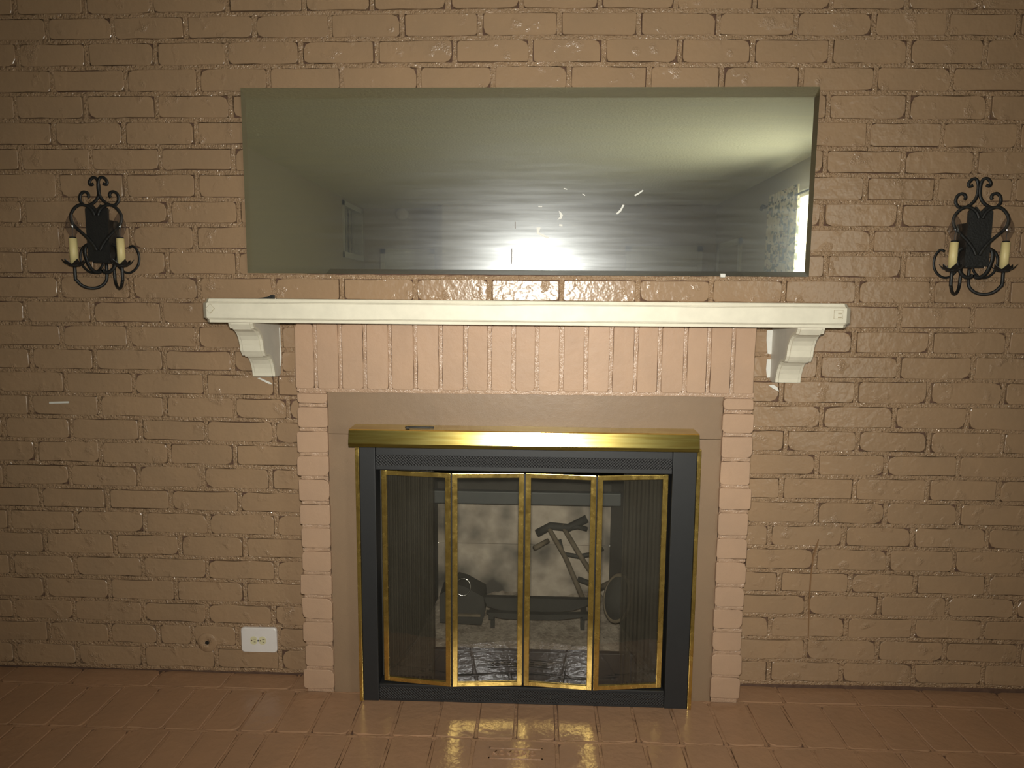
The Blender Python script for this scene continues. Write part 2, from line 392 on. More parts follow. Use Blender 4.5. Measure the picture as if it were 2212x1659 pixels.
for k in range(-4, 27):
    segs = []
    if k in PERP:
        L = PERP[k]
        parts = [L] if 0 not in L else [L[:L.index(0)], L[L.index(0) + 1:]]
        px2x = []
        for part in parts:
            xs = []
            for px in part:
                kk = max(k, 0)
                t = (px - 100) / 2008.0
                py = (JL[kk] + JL[kk+1]) / 2 * (1 - t) + (JR[kk] + JR[kk+1]) / 2 * t if k >= 0 else 5
                xs.append(aty(px, py, 0).x)
            px2x.append(xs)
        if len(px2x) == 1:
            xs = px2x[0]
            while xs[0] > X_LEFT: xs.insert(0, xs[0] - W_B)
            while xs[-1] < X_RIGHT: xs.append(xs[-1] + W_B)
            segs = [xs]
        else:
            a, b = px2x
            while a[0] > X_LEFT: a.insert(0, a[0] - W_B)
            while b[-1] < X_RIGHT: b.append(b[-1] + W_B)
            if 3 <= k <= 9: a.append(a[-1] + W_B); b.insert(0, b[0] - W_B)
            else:
                if a[-1] < SUR_L + 0.02: a.append(a[-1] + W_B)
                if b[0] > SUR_R + 0.02: b.insert(0, b[0] - W_B)
            segs = [a, b]
    else:
        x = X_LEFT - (0.10 if k % 2 else 0.0); xs = []
        while x < X_RIGHT + W_B: xs.append(x); x += W_B
        segs = [xs]
    inner = k >= 11           # courses interrupted by the surround
    for si, xs in enumerate(segs):
        xs = [min(max(v, X_LEFT), X_RIGHT) for v in xs]
        if inner: xs = [min(v, SUR_L + 0.012) for v in xs] if si == 0 else [max(v, SUR_R - 0.012) for v in xs]
        for i in range(len(xs) - 1):
            xa, xb = xs[i], xs[i+1]
            if xb - xa < 0.03: continue
            hj = rnd.uniform(0.0058, 0.0088); bj = rnd.uniform(0.0056, 0.0076)
            w = xb - xa - 2*hj; xc = (xa + xb) / 2 + rnd.uniform(-.001, .001)
            zt, zb = joint_z(k, xc), joint_z(k + 1, xc) if k < 26 else joint_z(27, xc)
            if k == 26: zb = max(zb, 0.004)
            h = zt - zb - 2*bj; zc = (zt + zb) / 2
            if xa > MIR[0] + .01 and xb < MIR[1] - .01 and zt < MIR[3] - .004 and zb > MIR[2] + .004: continue
            V, Fc = brick_geo(w, h, BACK + 0.004, rnd, rmax=0.013, jit=0.0019)
            rot = (joint_z(k, xc + .1) - joint_z(k, xc - .1)) / .2
            px, py = project((xc, 0, zc)); ex = 75
            if -ex < px < 2212 + ex and -26 < py < 1690:
                o = link('brick', V, Fc, 'wall_paint', wall, loc=(xc, rnd.uniform(-.0012, .0012), zc)); o.rotation_euler = (0, -rot, 0)
                n_ind += 1
            else:
                b0 = len(field_v); field_v += [(v[0] + xc, v[1], v[2] + zc) for v in V]; field_f += [tuple(q + b0 for q in f) for f in Fc]
        for xj in xs[1:-1]:                      # head joints
            if MIR[0] + .02 < xj < MIR[1] - .02 and 3 <= k <= 9: continue
            zt, zb = joint_z(k, xj) - .005, joint_z(min(k + 1, 27), xj) + .005
            pts = [(xj, zb + (zt - zb) * t / 3) for t in range(4)]
            beads.add(*bead(pts, rnd.uniform(.0060, .0074), False, rnd))
    # bed joint under course k
    if k + 1 <= 27:
        ranges = [(X_LEFT, SUR_L + .01), (SUR_R - .01, X_RIGHT)] if k + 1 >= 12 else [(X_LEFT, X_RIGHT)]
        for x0, x1 in ranges:
            n = int((x1 - x0) / 0.022); pts = [(x0 + (x1 - x0) * t / n, max(joint_z(k + 1, x0 + (x1 - x0) * t / n), 0.0035)) for t in range(n + 1)]
            beads.add(*bead(pts, 0.0061, True, rnd))
link('brick_field', field_v, field_f, 'wall_paint', wall, kind='stuff')
beads.build('mortar', 'mortar_paint', wall, kind='stuff')

# paint smears and rust on the wall
def patch(name, px_pts, mat, y=-0.0024, t=0.0022, parent=wall, lab=None):
    pts = [aty(a, b, y) for a, b in px_pts]
    o = MB().prism([(p.x, p.z) for p in pts], 'y', y, y + t).build(name, mat, parent)
    if lab: o['label'] = lab
    return o
patch('paint_smear', [(1657,713),(1669,713),(1669,745),(1667,765),(1658,764),(1656,735)], 'white_paint', lab='ragged white paint strip along the bracket')
patch('paint_smear', [(1657,776),(1668,776),(1667,800),(1664,815),(1657,816),(1655,798)], 'white_paint')
patch('paint_smear', [(1660,832),(1670,831),(1679,836),(1683,846),(1675,842),(1668,838)], 'white_paint')
patch('paint_smear', [(603,708),(605,708),(606,745),(608,770),(607,790),(604,792),(602,745)], 'white_paint')
patch('paint_smear', [(556,817),(561,816),(584,826),(588,830),(580,829)], 'white_paint')
patch('paint_smear', [(106,868),(148,867),(148,871),(106,872)], 'white_paint', lab='short pale paint streak')
patch('rust_streak', [(1768,1166),(1769.5,1166),(1758.5,1205),(1753.5,1243),(1749.5,1300),(1747.5,1378),(1746,1378),(1747.5,1290),(1751,1243),(1756,1200)], 'rust', lab='thin rusty drip line')

# ================================================================== ROOM SHELL (seen in the mirror)
def struct(name, mb, mat, parent=None):
    o = mb.build(name, mat, parent)
    if not parent: o['kind'] = 'structure'
    return o
Y_FAR, Y_FARL = -5.82, -6.22
WY0, WY1, WZ0, WZ1 = -3.62, -2.45, 0.30, 1.93        # window opening in the right wall
struct('floor', MB().box(X_LEFT - .1, X_RIGHT + .1, Y_FARL - .1, 0.16, Z_FLOOR - .1, Z_FLOOR), 'carpet')
struct('ceiling', MB().box(X_LEFT - .1, X_RIGHT + .1, Y_FARL - .1, 0.16, Z_CEIL, Z_CEIL + .1), 'ceiling_paint')
m = MB()
m.box(X_RIGHT, X_RIGHT + .1, WY1, .16, Z_FLOOR, Z_CEIL); m.box(X_RIGHT, X_RIGHT + .1, Y_FARL, WY0, Z_FLOOR, Z_CEIL)
m.box(X_RIGHT, X_RIGHT + .1, WY0, WY1, Z_FLOOR, WZ0); m.box(X_RIGHT, X_RIGHT + .1, WY0, WY1, WZ1, Z_CEIL)
struct('wall_right', m, 'room_wall')
OY0, OY1, OZ0, OZ1 = -6.10, -5.30, 1.54, 2.12        # spindled opening high in the left wall
m = MB()
m.box(X_LEFT - .1, X_LEFT, OY1, .16, Z_FLOOR, Z_CEIL); m.box(X_LEFT - .1, X_LEFT, Y_FARL, OY0, Z_FLOOR, Z_CEIL)
m.box(X_LEFT - .1, X_LEFT, OY0, OY1, Z_FLOOR, OZ0); m.box(X_LEFT - .1, X_LEFT, OY0, OY1, OZ1, Z_CEIL)
struct('wall_left', m, 'room_wall')
struct('wall_back', MB().box(-1.04, X_RIGHT, Y_FAR - .08, Y_FAR, Z_FLOOR, Z_CEIL).box(X_LEFT, -1.04, Y_FARL - .08, Y_FARL, Z_FLOOR, Z_CEIL).box(-1.10, -1.04, Y_FARL, Y_FAR - .08, Z_FLOOR, Z_CEIL), 'room_wall')
# window with frame, glass and sash bars
win = struct('window_1', MB().box(X_RIGHT - .02, X_RIGHT + .1, WY0, WY0 + .05, WZ0, WZ1).box(X_RIGHT - .02, X_RIGHT + .1, WY1 - .05, WY1, WZ0, WZ1)
             .box(X_RIGHT - .02, X_RIGHT + .1, WY0, WY1, WZ0, WZ0 + .05).box(X_RIGHT - .02, X_RIGHT + .1, WY0, WY1, WZ1 - .05, WZ1), 'room_trim')
MB().box(X_RIGHT + .03, X_RIGHT + .06, WY0 + .05, WY1 - .05, 1.09, 1.13).build('sash_bar', 'room_trim', win)
MB().box(X_RIGHT + .055, X_RIGHT + .06, WY0 + .04, WY1 - .04, WZ0 + .04, WZ1 - .04).build('window_pane', 'window_glass', win)
op = struct('window_2', MB().box(X_LEFT - .1, X_LEFT + .015, OY1 - .05, OY1, OZ0, OZ1).box(X_LEFT - .1, X_LEFT + .015, OY0, OY0 + .05, OZ0, OZ1)
            .box(X_LEFT - .1, X_LEFT + .02, OY0, OY1, OZ0, OZ0 + .06).box(X_LEFT - .1, X_LEFT + .015, OY0, OY1, OZ1 - .05, OZ1), 'room_trim')
for i in range(4):
    y = OY0 + .05 + (i + 1) * (OY1 - OY0 - .1) / 5
    MB().box(X_LEFT - .055, X_LEFT - .040, y - .008, y + .008, OZ0 + .06, OZ1 - .05).build('spindle', 'room_trim', op)
MB().box(X_LEFT - .6, X_LEFT - .55, OY0 - .3, OY1 + .3, OZ0 - .4, Z_CEIL + .1).box(X_LEFT - .6, X_LEFT - .1, OY0 - .3, OY1 + .3, OZ0 - .45, OZ0 - .4).box(X_LEFT - .6, X_LEFT - .1, OY0 - .35, OY0 - .3, OZ0 - .45, Z_CEIL + .1).box(X_LEFT - .6, X_LEFT - .1, OY1 + .3, OY1 + .35, OZ0 - .45, Z_CEIL + .1).box(X_LEFT - .6, X_LEFT - .1, OY0 - .35, OY1 + .35, Z_CEIL + .05, Z_CEIL + .1).build('shade_recess', 'soot_and_shade_wall', op)  # dark colour painted in for the unlit room beyond the spindles
def door(name, x0, x1, y, ztop, casing=.055):
    o = struct(name, MB().box(x0 + casing, x1 - casing, y - .01, y + .012, Z_FLOOR, ztop - casing), 'door_white')
    MB().box(x0, x0 + casing, y - .01, y + .022, Z_FLOOR, ztop).box(x1 - casing, x1, y - .01, y + .022, Z_FLOOR, ztop).box(x0, x1, y - .01, y + .022, ztop - casing, ztop).build('door_casing', 'room_trim', o)
    MB().lathe([(.012, 0), (.012, .03), (.026, .04), (.026, .055), (.01, .065)], seg=12).build('door_knob', 'chrome', o, True).location = (x1 - casing - .06, y + .012, Z_FLOOR + .95)
    o.children[-1].rotation_euler = (-math.pi / 2, 0, 0)
    return o
door('door_1', 0.97, 1.80, Y_FAR, 1.71); door('door_2', -1.81, -1.18, Y_FARL, 1.69)
sd = struct('door_3', MB().box(X_RIGHT - .012, X_RIGHT + .01, -5.60, -4.88, Z_FLOOR, 1.66), 'room_wall')
MB().box(X_RIGHT - .022, X_RIGHT + .01, -5.66, -5.60, Z_FLOOR, 1.72).box(X_RIGHT - .022, X_RIGHT + .01, -4.88, -4.82, Z_FLOOR, 1.72).box(X_RIGHT - .022, X_RIGHT + .01, -5.66, -4.82, 1.66, 1.72).build('door_casing', 'room_trim', sd)
MB().tube([(X_RIGHT - .012, -4.95, 1.39), (X_RIGHT - .06, -4.95, 1.39), (X_RIGHT - .06, -5.06, 1.39)], .008).build('door_handle', 'chrome', sd, True)
for i, (x0, x1, y0, y1) in enumerate(((-1.04, .97, Y_FAR, Y_FAR + .012), (1.80, X_RIGHT, Y_FAR, Y_FAR + .012))):
    struct('baseboard_back' if i == 0 else 'baseboard_corner', MB().box(x0, x1, y0, y1, Z_FLOOR, Z_FLOOR + .09), 'room_trim')
# curtain on a rod beside the window
cur = tag(empty('curtain', (1.86, -3.5, Z_FLOOR)), 'cream floral curtain hanging beside the bright window, seen in the mirror', 'curtain')
vs, fs = [], []
NC = 60
for i in range(NC + 1):
    y = -3.22 - .62 * i / NC; dx = .022 * math.sin(i * 0.95) + .008 * math.sin(i * 2.3)
    for z in (0.25, 0.9, 1.5, 1.84, 1.90, 1.96): vs.append((1.855 + dx * (1 if z < 1.85 else .5), y, z))
for i in range(NC):
    for j in range(5): fs.append((i*6+j, i*6+j+1, i*6+j+7, i*6+j+6))
c = link('drape', vs, fs, 'curtain_print', cur, True); c.matrix_parent_inverse = Matrix.Translation((-1.86, 3.5, -Z_FLOOR))
c = MB().tube([(1.855, -1.5, 1.885), (1.855, -3.95, 1.885)], .009).tube([(1.855, -3.93, 1.885), (1.855, -3.99, 1.90), (1.855, -4.03, 1.88)], .016).tube([(1.855, -3.88, 1.885), (X_RIGHT + .005, -3.88, 1.885)], .007).build('curtain_rod', 'black_iron', cur, True)
c.matrix_parent_inverse = Matrix.Translation((-1.86, 3.5, -Z_FLOOR))
sm = tag(MB().lathe([(.07, 0), (.07, .022), (.055, .036), (.02, .04)], seg=20).build('smoke_detector', 'white_plastic', None, True), 'round white smoke detector high on the far wall in the mirror', 'smoke detector')
sm.location = (-1.55, Y_FARL, 2.085); sm.rotation_euler = (-math.pi / 2, 0, 0)

# ================================================================== HEARTH
hearth = tag(empty('hearth', (0, -0.24, Z_FLOOR)), 'raised brown painted brick hearth running along the foot of the wall', 'hearth')
PI_H = Matrix.Translation((0, 0.24, -Z_FLOOR))
HY = [0.008, -0.083, -0.281, -0.482]
hb = MB().box(X_LEFT, X_RIGHT, -0.472, BACK, Z_FLOOR, -0.007).box(-0.43, 0.39, BACK, 0.16, Z_FLOOR, -0.012)
o = hb.build('hearth_core', 'bare_crack', hearth); o.matrix_parent_inverse = PI_H
def fill(xs, lo, hi, pitch=0.106):
    xs = sorted(xs)
    while xs[0] > lo: xs.insert(0, xs[0] - pitch)
    while xs[-1] < hi: xs.append(xs[-1] + pitch)
    return [min(max(v, lo), hi) for v in xs]
rowB = fill([-1.387,-1.285,-1.187,-1.074,-.973,-.872,-.768,-.675,-.580,-.475,-.365,-.252,-.144,-.042,.068,.180,.280,.389,.502,.606,.705], X_LEFT, X_RIGHT)
rowC = fill([-1.147,-1.05,-.942,-.855,-.76,-.686,-.581,-.469,-.363,-.250,-.147,.067,.176,.291,.389,.504,.610], X_LEFT, X_RIGHT)
rowA = fill([-1.36,-1.12,-.905,-.70,-.49,.50,.72,.93,1.14], X_LEFT, X_RIGHT, 0.21)
hm = MB()
stamp = None
for row, xs in enumerate((rowA, rowB, rowC)):
    y0, y1 = HY[row], HY[row + 1]
    for i in range(len(xs) - 1):
        xa, xb = xs[i], xs[i+1]
        if xb - xa < .03: continue
        if row == 0 and xa > -.56 and xb < .52: continue
        w = xb - xa - rnd.uniform(.0075, .0095); d = (y0 - y1) - rnd.uniform(.008, .010)
        V, Fc = brick_geo(w, d, 0.010, rnd, rmin=.004, rmax=.012, jit=.0016, bev=.0018, tilt=.0012)
        o = link('brick', V, Fc, 'hearth_paint', hearth)
        o.matrix_parent_inverse = PI_H
        o.location = ((xa + xb) / 2, (y0 + y1) / 2, rnd.uniform(-.0012, .0006)); o.rotation_euler = (-math.pi / 2, 0, rnd.uniform(-.006, .006))
        if row == 2 and abs(xa + .147) < .002: stamp = o; o['label'] = 'hearth brick with a recessed stamped panel of worn letters'
    for xj in xs[1:-1]:
        if row == 0 and -.56 < xj < .52: continue
        v, f = bead([(xj, y1 + .004 + (y0 - y1 - .008) * t / 5) for t in range(6)], .0041, False, rnd, deep=.012, face=.0022)
        hm.add([(p[0], p[2], -p[1]) for p in v], f)
    n = 160
    v, f = bead([(X_LEFT + (X_RIGHT - X_LEFT) * t / n, y1) for t in range(n + 1)], .0044, True, rnd, deep=.012, face=.0014)
    if row < 2: hm.add([(p[0], p[2], -p[1]) for p in v], f)
o = hm.build('mortar', 'hearth_mortar', hearth, kind='stuff'); o.matrix_parent_inverse = PI_H
# stamped panel on one hearth brick
P0 = (-0.105, 0.030); ycs = -0.336
fr = MB()
for a in ((P0[0], P0[1], ycs + .018, ycs + .021), (P0[0], P0[1], ycs - .021, ycs - .018), (P0[0], P0[0] + .003, ycs - .021, ycs + .021), (P0[1] - .003, P0[1], ycs - .021, ycs + .021)):
    fr.box(a[0], a[1], a[2], a[3], -.002, .0012)
o = fr.build('stamp_panel', 'hearth_paint', hearth); o.matrix_parent_inverse = PI_H
for ch, x in zip('KOKOMO', (-.0905, -.0725, -.0545, -.0365, -.0165, .0045)):
    cu = bpy.data.curves.new('stamp_letter', 'FONT'); cu.body = ch; cu.size = 0.024; cu.extrude = 0.0018; cu.align_x = 'CENTER'; cu.align_y = 'CENTER'
    to = bpy.data.objects.new('tmp', cu); me = bpy.data.meshes.new_from_object(to); bpy.data.objects.remove(to)
    me.materials.append(MATS['hearth_paint']); o = bpy.data.objects.new('stamp_letter', me); COL.objects.link(o); o.parent = hearth; o.matrix_parent_inverse = PI_H
    o.location = (x, ycs, .0005)

# ================================================================== FIREPLACE SURROUND
YS = -0.095
sur = tag(empty('fireplace_surround', (-.03, YS / 2, 0)), 'pinkish beige painted brick surround with upright bricks above the opening', 'fireplace surround')
PI_S = Matrix.Translation((.03, -YS / 2, 0))
OPL, OPR, OPT = -0.567, 0.505, 0.876
def kid(o, par, pi): o.parent = par; o.matrix_parent_inverse = pi; return o
core = MB().box(SUR_L + .006, OPL - .004, YS + .009, -.003, .0, 1.064).box(OPR + .004, SUR_R - .006, YS + .009, -.003, .0, 1.064).box(SUR_L + .006, SUR_R - .006, YS + .009, -.003, OPT + .004, 1.064)
kid(core.build('surround_core', 'surround_mortar'), sur, PI_S)
sm_b = MB()
zt, zb = 1.064, aty(1100, 845, YS).z
SJ = [637,681,734,788,842,897,951.5,1005.6,1057,1109,1160,1213,1266,1320,1373.5,1425.7,1481,1531.5,1584,1631]
sx = [aty(p, 775, YS).x for p in SJ]
for i in range(len(sx) - 1):
    xa, xb = sx[i], sx[i+1]; ga = .0055 if i else 0.0; gb = .0055 if i < len(sx) - 2 else 0.0
    V, Fc = brick_geo(zt - zb, xb - xa - ga - gb, 0.09, rnd, rmin=.003, rmax=.010, jit=.0012, bev=.0014)
    V = [(v[2], v[1], v[0]) for v in V]
    o = kid(link('brick', V, Fc, 'surround_paint'), sur, PI_S)
    o.location = ((xa + ga + xb - gb) / 2, YS + rnd.uniform(-.001, .001), (zt + zb) / 2)
    if i: 
        sm_b.add(*bead([(xa, zb + (zt - zb) * t / 6) for t in range(7)], .0050, False, rnd, deep=YS + .012, face=YS + .0020))
n = 50; sm_b.add(*bead([(SUR_L + .003 + (SUR_R - SUR_L - .006) * t / n, (zb + OPT) / 2 + .0005) for t in range(n + 1)], .0058, True, rnd, deep=YS + .012, face=YS + .0025))
PL = [843,875.4,928,982,1032.7,1086.5,1138,1188,1238.6,1289,1341,1390.6,1443,1494]
PR = [853,890,940,993.6,1051.7,1105.5,1161.4,1212,1266,1315,1363,1411,1462,1514]
for side, (J, xa, xb, pxm) in enumerate(((PL, SUR_L, OPL, 680), (PR, OPR, SUR_R, 1592))):
    zs = [aty(pxm, p, YS).z for p in J]; zs[0] = OPT; zs[-1] = max(zs[-1], .008)
    for i in range(len(zs) - 1):
        h = zs[i] - zs[i+1] - .0105
        oj = rnd.uniform(-.004, .004)
        a, b = (xa + oj, xb) if side == 0 else (xa, xb + oj)
        V, Fc = brick_geo(b - a, h, 0.09, rnd, rmin=.003, rmax=.010, jit=.0013, bev=.0014)
        o = kid(link('brick', V, Fc, 'surround_paint'), sur, PI_S)
        o.location = ((a + b) / 2, YS + rnd.uniform(-.001, .001), (zs[i] + zs[i+1]) / 2)
        if i: sm_b.add(*bead([(xa + .007 + (xb - xa - .010) * t / 5, zs[i]) for t in range(6)], .0047, True, rnd, deep=YS + .012, face=YS + .0022))
kid(sm_b.build('mortar', 'surround_mortar', kind='stuff'), sur, PI_S)
# flat painted facing boards framing the door unit
YB = -0.083; zseam = 0.757
kid(MB().bbox(OPL - .002, OPR + .002, YB, YB + .02, zseam + .0006, OPT + .003, .0012).build('facing_board', 'board_paint'), sur, PI_S)
kid(MB().bbox(OPL - .002, -0.45, YB, YB + .02, -.004, zseam - .0006, .0012).build('facing_board', 'board_paint'), sur, PI_S)
kid(MB().bbox(0.40, OPR + .002, YB, YB + .02, -.004, zseam - .0006, .0012).build('facing_board', 'board_paint'), sur, PI_S)

# ================================================================== FIREBOX
fb = tag(empty('firebox', (-.03, .12, 0)), 'sooty firebox with pale refractory back behind the glass doors', 'firebox')
PI_F = Matrix.Translation((.03, -.12, 0))
YF0, YF1 = -0.055, 0.40
bl, br = -0.335, 0.268; fl, fr_ = -0.43, 0.385; ztop = 0.70
def quad(a, b, c, d, name, mat, t=(0, .02, 0)):
    v = [Vector(q) for q in (a, b, c, d)]; t = Vector(t)
    return kid(link(name, v + [q + t for q in v], [(0,1,2,3),(4,5,6,7),(0,1,5,4),(1,2,6,5),(2,3,7,6),(3,0,4,7)], mat), fb, PI_F)
zsm = 0.275
quad((bl,YF1,.02),(br,YF1,.02),(br,YF1,zsm),(bl,YF1,zsm),'back_panel','firebrick_panel')
quad((bl,YF1,zsm+.002),(br,YF1,zsm+.002),(br,YF1,.42),(bl,YF1,.42),'back_panel','firebrick_panel')
quad((bl,YF1,.42),(br,YF1,.42),(br,YF1-.02,ztop),(bl,YF1-.02,ztop),'smoke_shelf','soot_and_shade_wall')
quad((fl,YF0,.0005),(bl,YF1,.0005),(bl,YF1,ztop),(fl,YF0,ztop),'side_panel','soot_and_shade_wall',(-.02,0,0))
quad((fr_,YF0,.0005),(br,YF1,.0005),(br,YF1,ztop),(fr_,YF0,ztop),'side_panel','soot_and_shade_wall',(.02,0,0))
quad((fl,YF0,ztop),(fr_,YF0,ztop),(br,YF1,ztop),(bl,YF1,ztop),'firebox_top','soot_and_shade_wall',(0,0,.02))
quad((fl,YF0,.0005),(fr_,YF0,.0005),(br,YF1,.0005),(bl,YF1,.0005),'firebox_floor','soot_and_shade_wall',(0,0,.02))
YD = 0.26
a = aty(940, 1060, YD); b = aty(1375, 1095, YD)
kid(MB().bbox(-.345, .285, YD, YD + .03, b.z, a.z, .004).build('damper_plate', 'grey_metal'), fb, PI_F)
# ash bed
vs, fs = [], []
NX, NY = 40, 22
for j in range(NY + 1):
    for i in range(NX + 1):
        t = j / NY; y = -.03 + t * .42; x = (fl*(1-t) + bl*t) + .012 + ((fr_ - fl)*(1-t) + (br - bl)*t - .024) * i / NX
        z = .022 + .075 * t**1.3 + .010 * math.sin(x*23 + y*9) * t + rnd.uniform(-.004, .004)
        if i in (0, NX): z -= .01
        vs.append((x, y, z))
for j in range(NY):
    for i in range(NX): fs.append((j*(NX+1)+i, j*(NX+1)+i+1, (j+1)*(NX+1)+i+1, (j+1)*(NX+1)+i))
ash = link('ash_bed', vs, fs, 'ash', None, True, kind='stuff')
tag(ash, 'pale grey ash and cinders covering the firebox floor', 'ash')
# curved black grate bars
YG = 0.16
gr = tag(empty('fire_grate', (0, YG, .05)), 'low black iron grate with two bowed cross bars lying in the ash', 'fire grate')
PI_G = Matrix.Translation((0, -YG, -.05))
def blade(pxs, y, nm):
    pts = [aty(a, b, y) for a, b in pxs]
    return kid(MB().prism([(p.x, p.z) for p in pts], 'y', y, y + .02).build(nm, 'soot_iron'), gr, PI_G)
blade([(1045,1290),(1272,1296),(1276,1306),(1240,1318),(1190,1325),(1130,1326),(1085,1320),(1052,1310)], YG, 'bow_bar')
blade([(1050,1323),(1100,1325),(1180,1328),(1272,1327),(1262,1333),(1210,1339),(1150,1339),(1090,1337),(1060,1331)], YG - .03, 'bow_bar')
for px in (1062, 1262):
    p = aty(px, 1322, YG)
    kid(MB().box(p.x - .008, p.x + .008, YG - .028, YG + .07, p.z - .012, p.z + .002).box(p.x - .007, p.x + .007, YG + .055, YG + .07, .055, p.z).build('leg', 'soot_iron'), gr, PI_G)
# second grate tipped up on end against the back
YT = 0.30
tg = tag(empty('log_grate', (.06, YT, .08)), 'rusty log grate tipped up on end and leaning against the firebox back', 'fire grate')
PI_T = Matrix.Translation((-.06, -YT, -.08))
def tp(px, py, y): return aty(px, py, y)
def rod(pts, r, name, mat): return kid(MB().tube([tp(*q) for q in pts], r, 8).build(name, mat, None, True), tg, PI_T)
rod([(1186,1142,.34),(1222,1205,.31),(1262,1300,.25)], .0085, 'side_rail', 'rust_iron')
rod([(1214,1134,.34),(1250,1195,.31),(1300,1272,.25)], .0085, 'side_rail', 'rust_iron')
rod([(1160,1152,.35),(1190,1136,.345),(1228,1140,.34),(1268,1120,.345)], .014, 'cross_bar', 'soot_iron')
rod([(1226,1142,.335),(1248,1138,.335),(1268,1143,.34)], .008, 'cross_bar', 'soot_iron')
rod([(1154,1184,.29),(1184,1168,.33)], .0085, 'leg', 'rust_iron')
rod([(1208,1166,.33),(1216,1196,.32),(1250,1202,.31),(1284,1196,.31),(1302,1184,.32)], .0075, 'cross_bar', 'soot_iron')
rod([(1248,1250,.28),(1275,1260,.27),(1303,1268,.26)], .009, 'cross_bar', 'soot_iron')
rod([(1296,1270,.255),(1338,1249,.20)], .0095, 'leg', 'rust_iron')
# ash pan with a ring handle
YA = 0.15
pn = tag(empty('ash_pan', (-.2, YA, .04)), 'dark wedge-shaped ash pan with a thin wire ring on the left of the grate', 'ash pan')
PI_N = Matrix.Translation((.2, -YA, -.04))
pts = [aty(a, b, YA) for a, b in ((950,1345),(950,1285),(985,1262),(1005,1268),(1045,1290),(1048,1322),(1040,1350))]
kid(MB().prism([(p.x, p.z) for p in pts], 'y', YA, YA + .10).build('pan_body', 'soot_iron'), pn, PI_N)
c = aty(1000, 1268, YA - .012)
kid(MB().tube([(c.x + .024*math.cos(t*math.pi/9), YA - .012 + .006*math.sin(t*math.pi/9), c.z + .026*math.sin(t*math.pi/9)) for t in range(18)], .0022, 6, True).build('ring_handle', 'chrome', None, True), pn, PI_N)
kid(MB().bbox(c.x - .05, c.x + .055, YA - .008, YA + .001, aty(1000,1330,YA).z, aty(1000,1325,YA).z, .001).build('rim', 'rust_iron'), pn, PI_N)
# round lid leaning on the right
YR = 0.11
c = aty(1336, 1292, YR)
ld = tag(empty('pan_lid', (c.x, YR, .05)), 'sooty oval pan lid with a paler rim leaning at the right of the firebox', 'pan lid')
lid = MB().lathe([(.052, 0), (.055, .006), (.05, .012), (.02, .018)], seg=28).build('lid_disc', 'soot_iron', ld, True)
rim = MB().tube([(.054*math.cos(t*math.pi/14), .054*math.sin(t*math.pi/14), .006) for t in range(28)], .006, 6, True).build('lid_rim', 'rust_iron', ld, True)
for q in (lid, rim): q.location = (0, 0, c.z - .05); q.rotation_euler = (math.radians(74), 0, math.radians(-42)); q.scale = (.85, 1.28, 1)

# ================================================================== GLASS DOOR UNIT
YU = -0.125
du = tag(empty('fireplace_doors', (-.02, YU + .02, 0)), 'black steel fireplace screen with brass trim and four folding glass doors', 'fireplace doors')
PI_D = Matrix.Translation((.02, -(YU + .02), 0))
def D(o): return kid(o, du, PI_D)
def X(px, py=1250, y=YU): return aty(px, py, y).x
UL, UR = -0.484, 0.444; UT = 0.738
pl0, pl1, pr0, pr1 = -0.4735, X(815), X(1444), 0.4335
D(MB().bbox(UL, pl0, YU - .004, YU + .045, .0, UT, .0015).build('brass_trim', 'brass'))
D(MB().bbox(pr1, UR, YU - .004, YU + .045, .0, UT, .0015).build('brass_trim', 'brass'))
D(MB().bbox(pl0, pl1 - .0008, YU, YU + .06, .0, UT, .002).build('frame_post', 'black_steel'))
D(MB().bbox(pr0 + .0008, pr1, YU, YU + .06, .0, UT, .002).build('frame_post', 'black_steel'))
zv = aty(1130, 1020, YU).z
vt = D(MB().bbox(pl1, pr0, YU + .002, YU + .05, zv, UT, .002).build('vent_panel', 'black_steel'))
o = MB().box(pl1 + .002, pr0 - .002, YU + .0008, YU + .004, zv + .012, zv + .042).build('vent_mesh', 'vent_steel', vt)
zb0 = aty(1130, 1486, YU).z
vt = D(MB().bbox(pl1, pr0, YU + .002, YU + .05, .0, zb0, .002).build('vent_panel', 'black_steel'))
MB().box(pl1 + .002, pr0 - .002, YU + .0008, YU + .004, .008, zb0 - .008).build('vent_mesh', 'vent_steel', vt)
# brass hood, front face leaning back a little, ribbed lower lip
hd = D(MB().prism([(-.085, .786), (-.150, .7845), (-.154, .782), (-.162, .7475), (-.1585, .7375), (-.150, .7355), (-.085, .7355)], 'x', -.4925, .4305).build('brass_hood', 'brass_hood'))
bt = tag(MB().tube([(-.335, -.140, .789), (-.268, -.138, .789)], .0032, 8).lathe([(.0065, 0), (.0065, .005)], c=(-.338, -.140, .786), seg=6).build('loose_bolt', 'soot_iron', None, True), 'small rusty bolt lying on top of the brass hood', 'bolt')
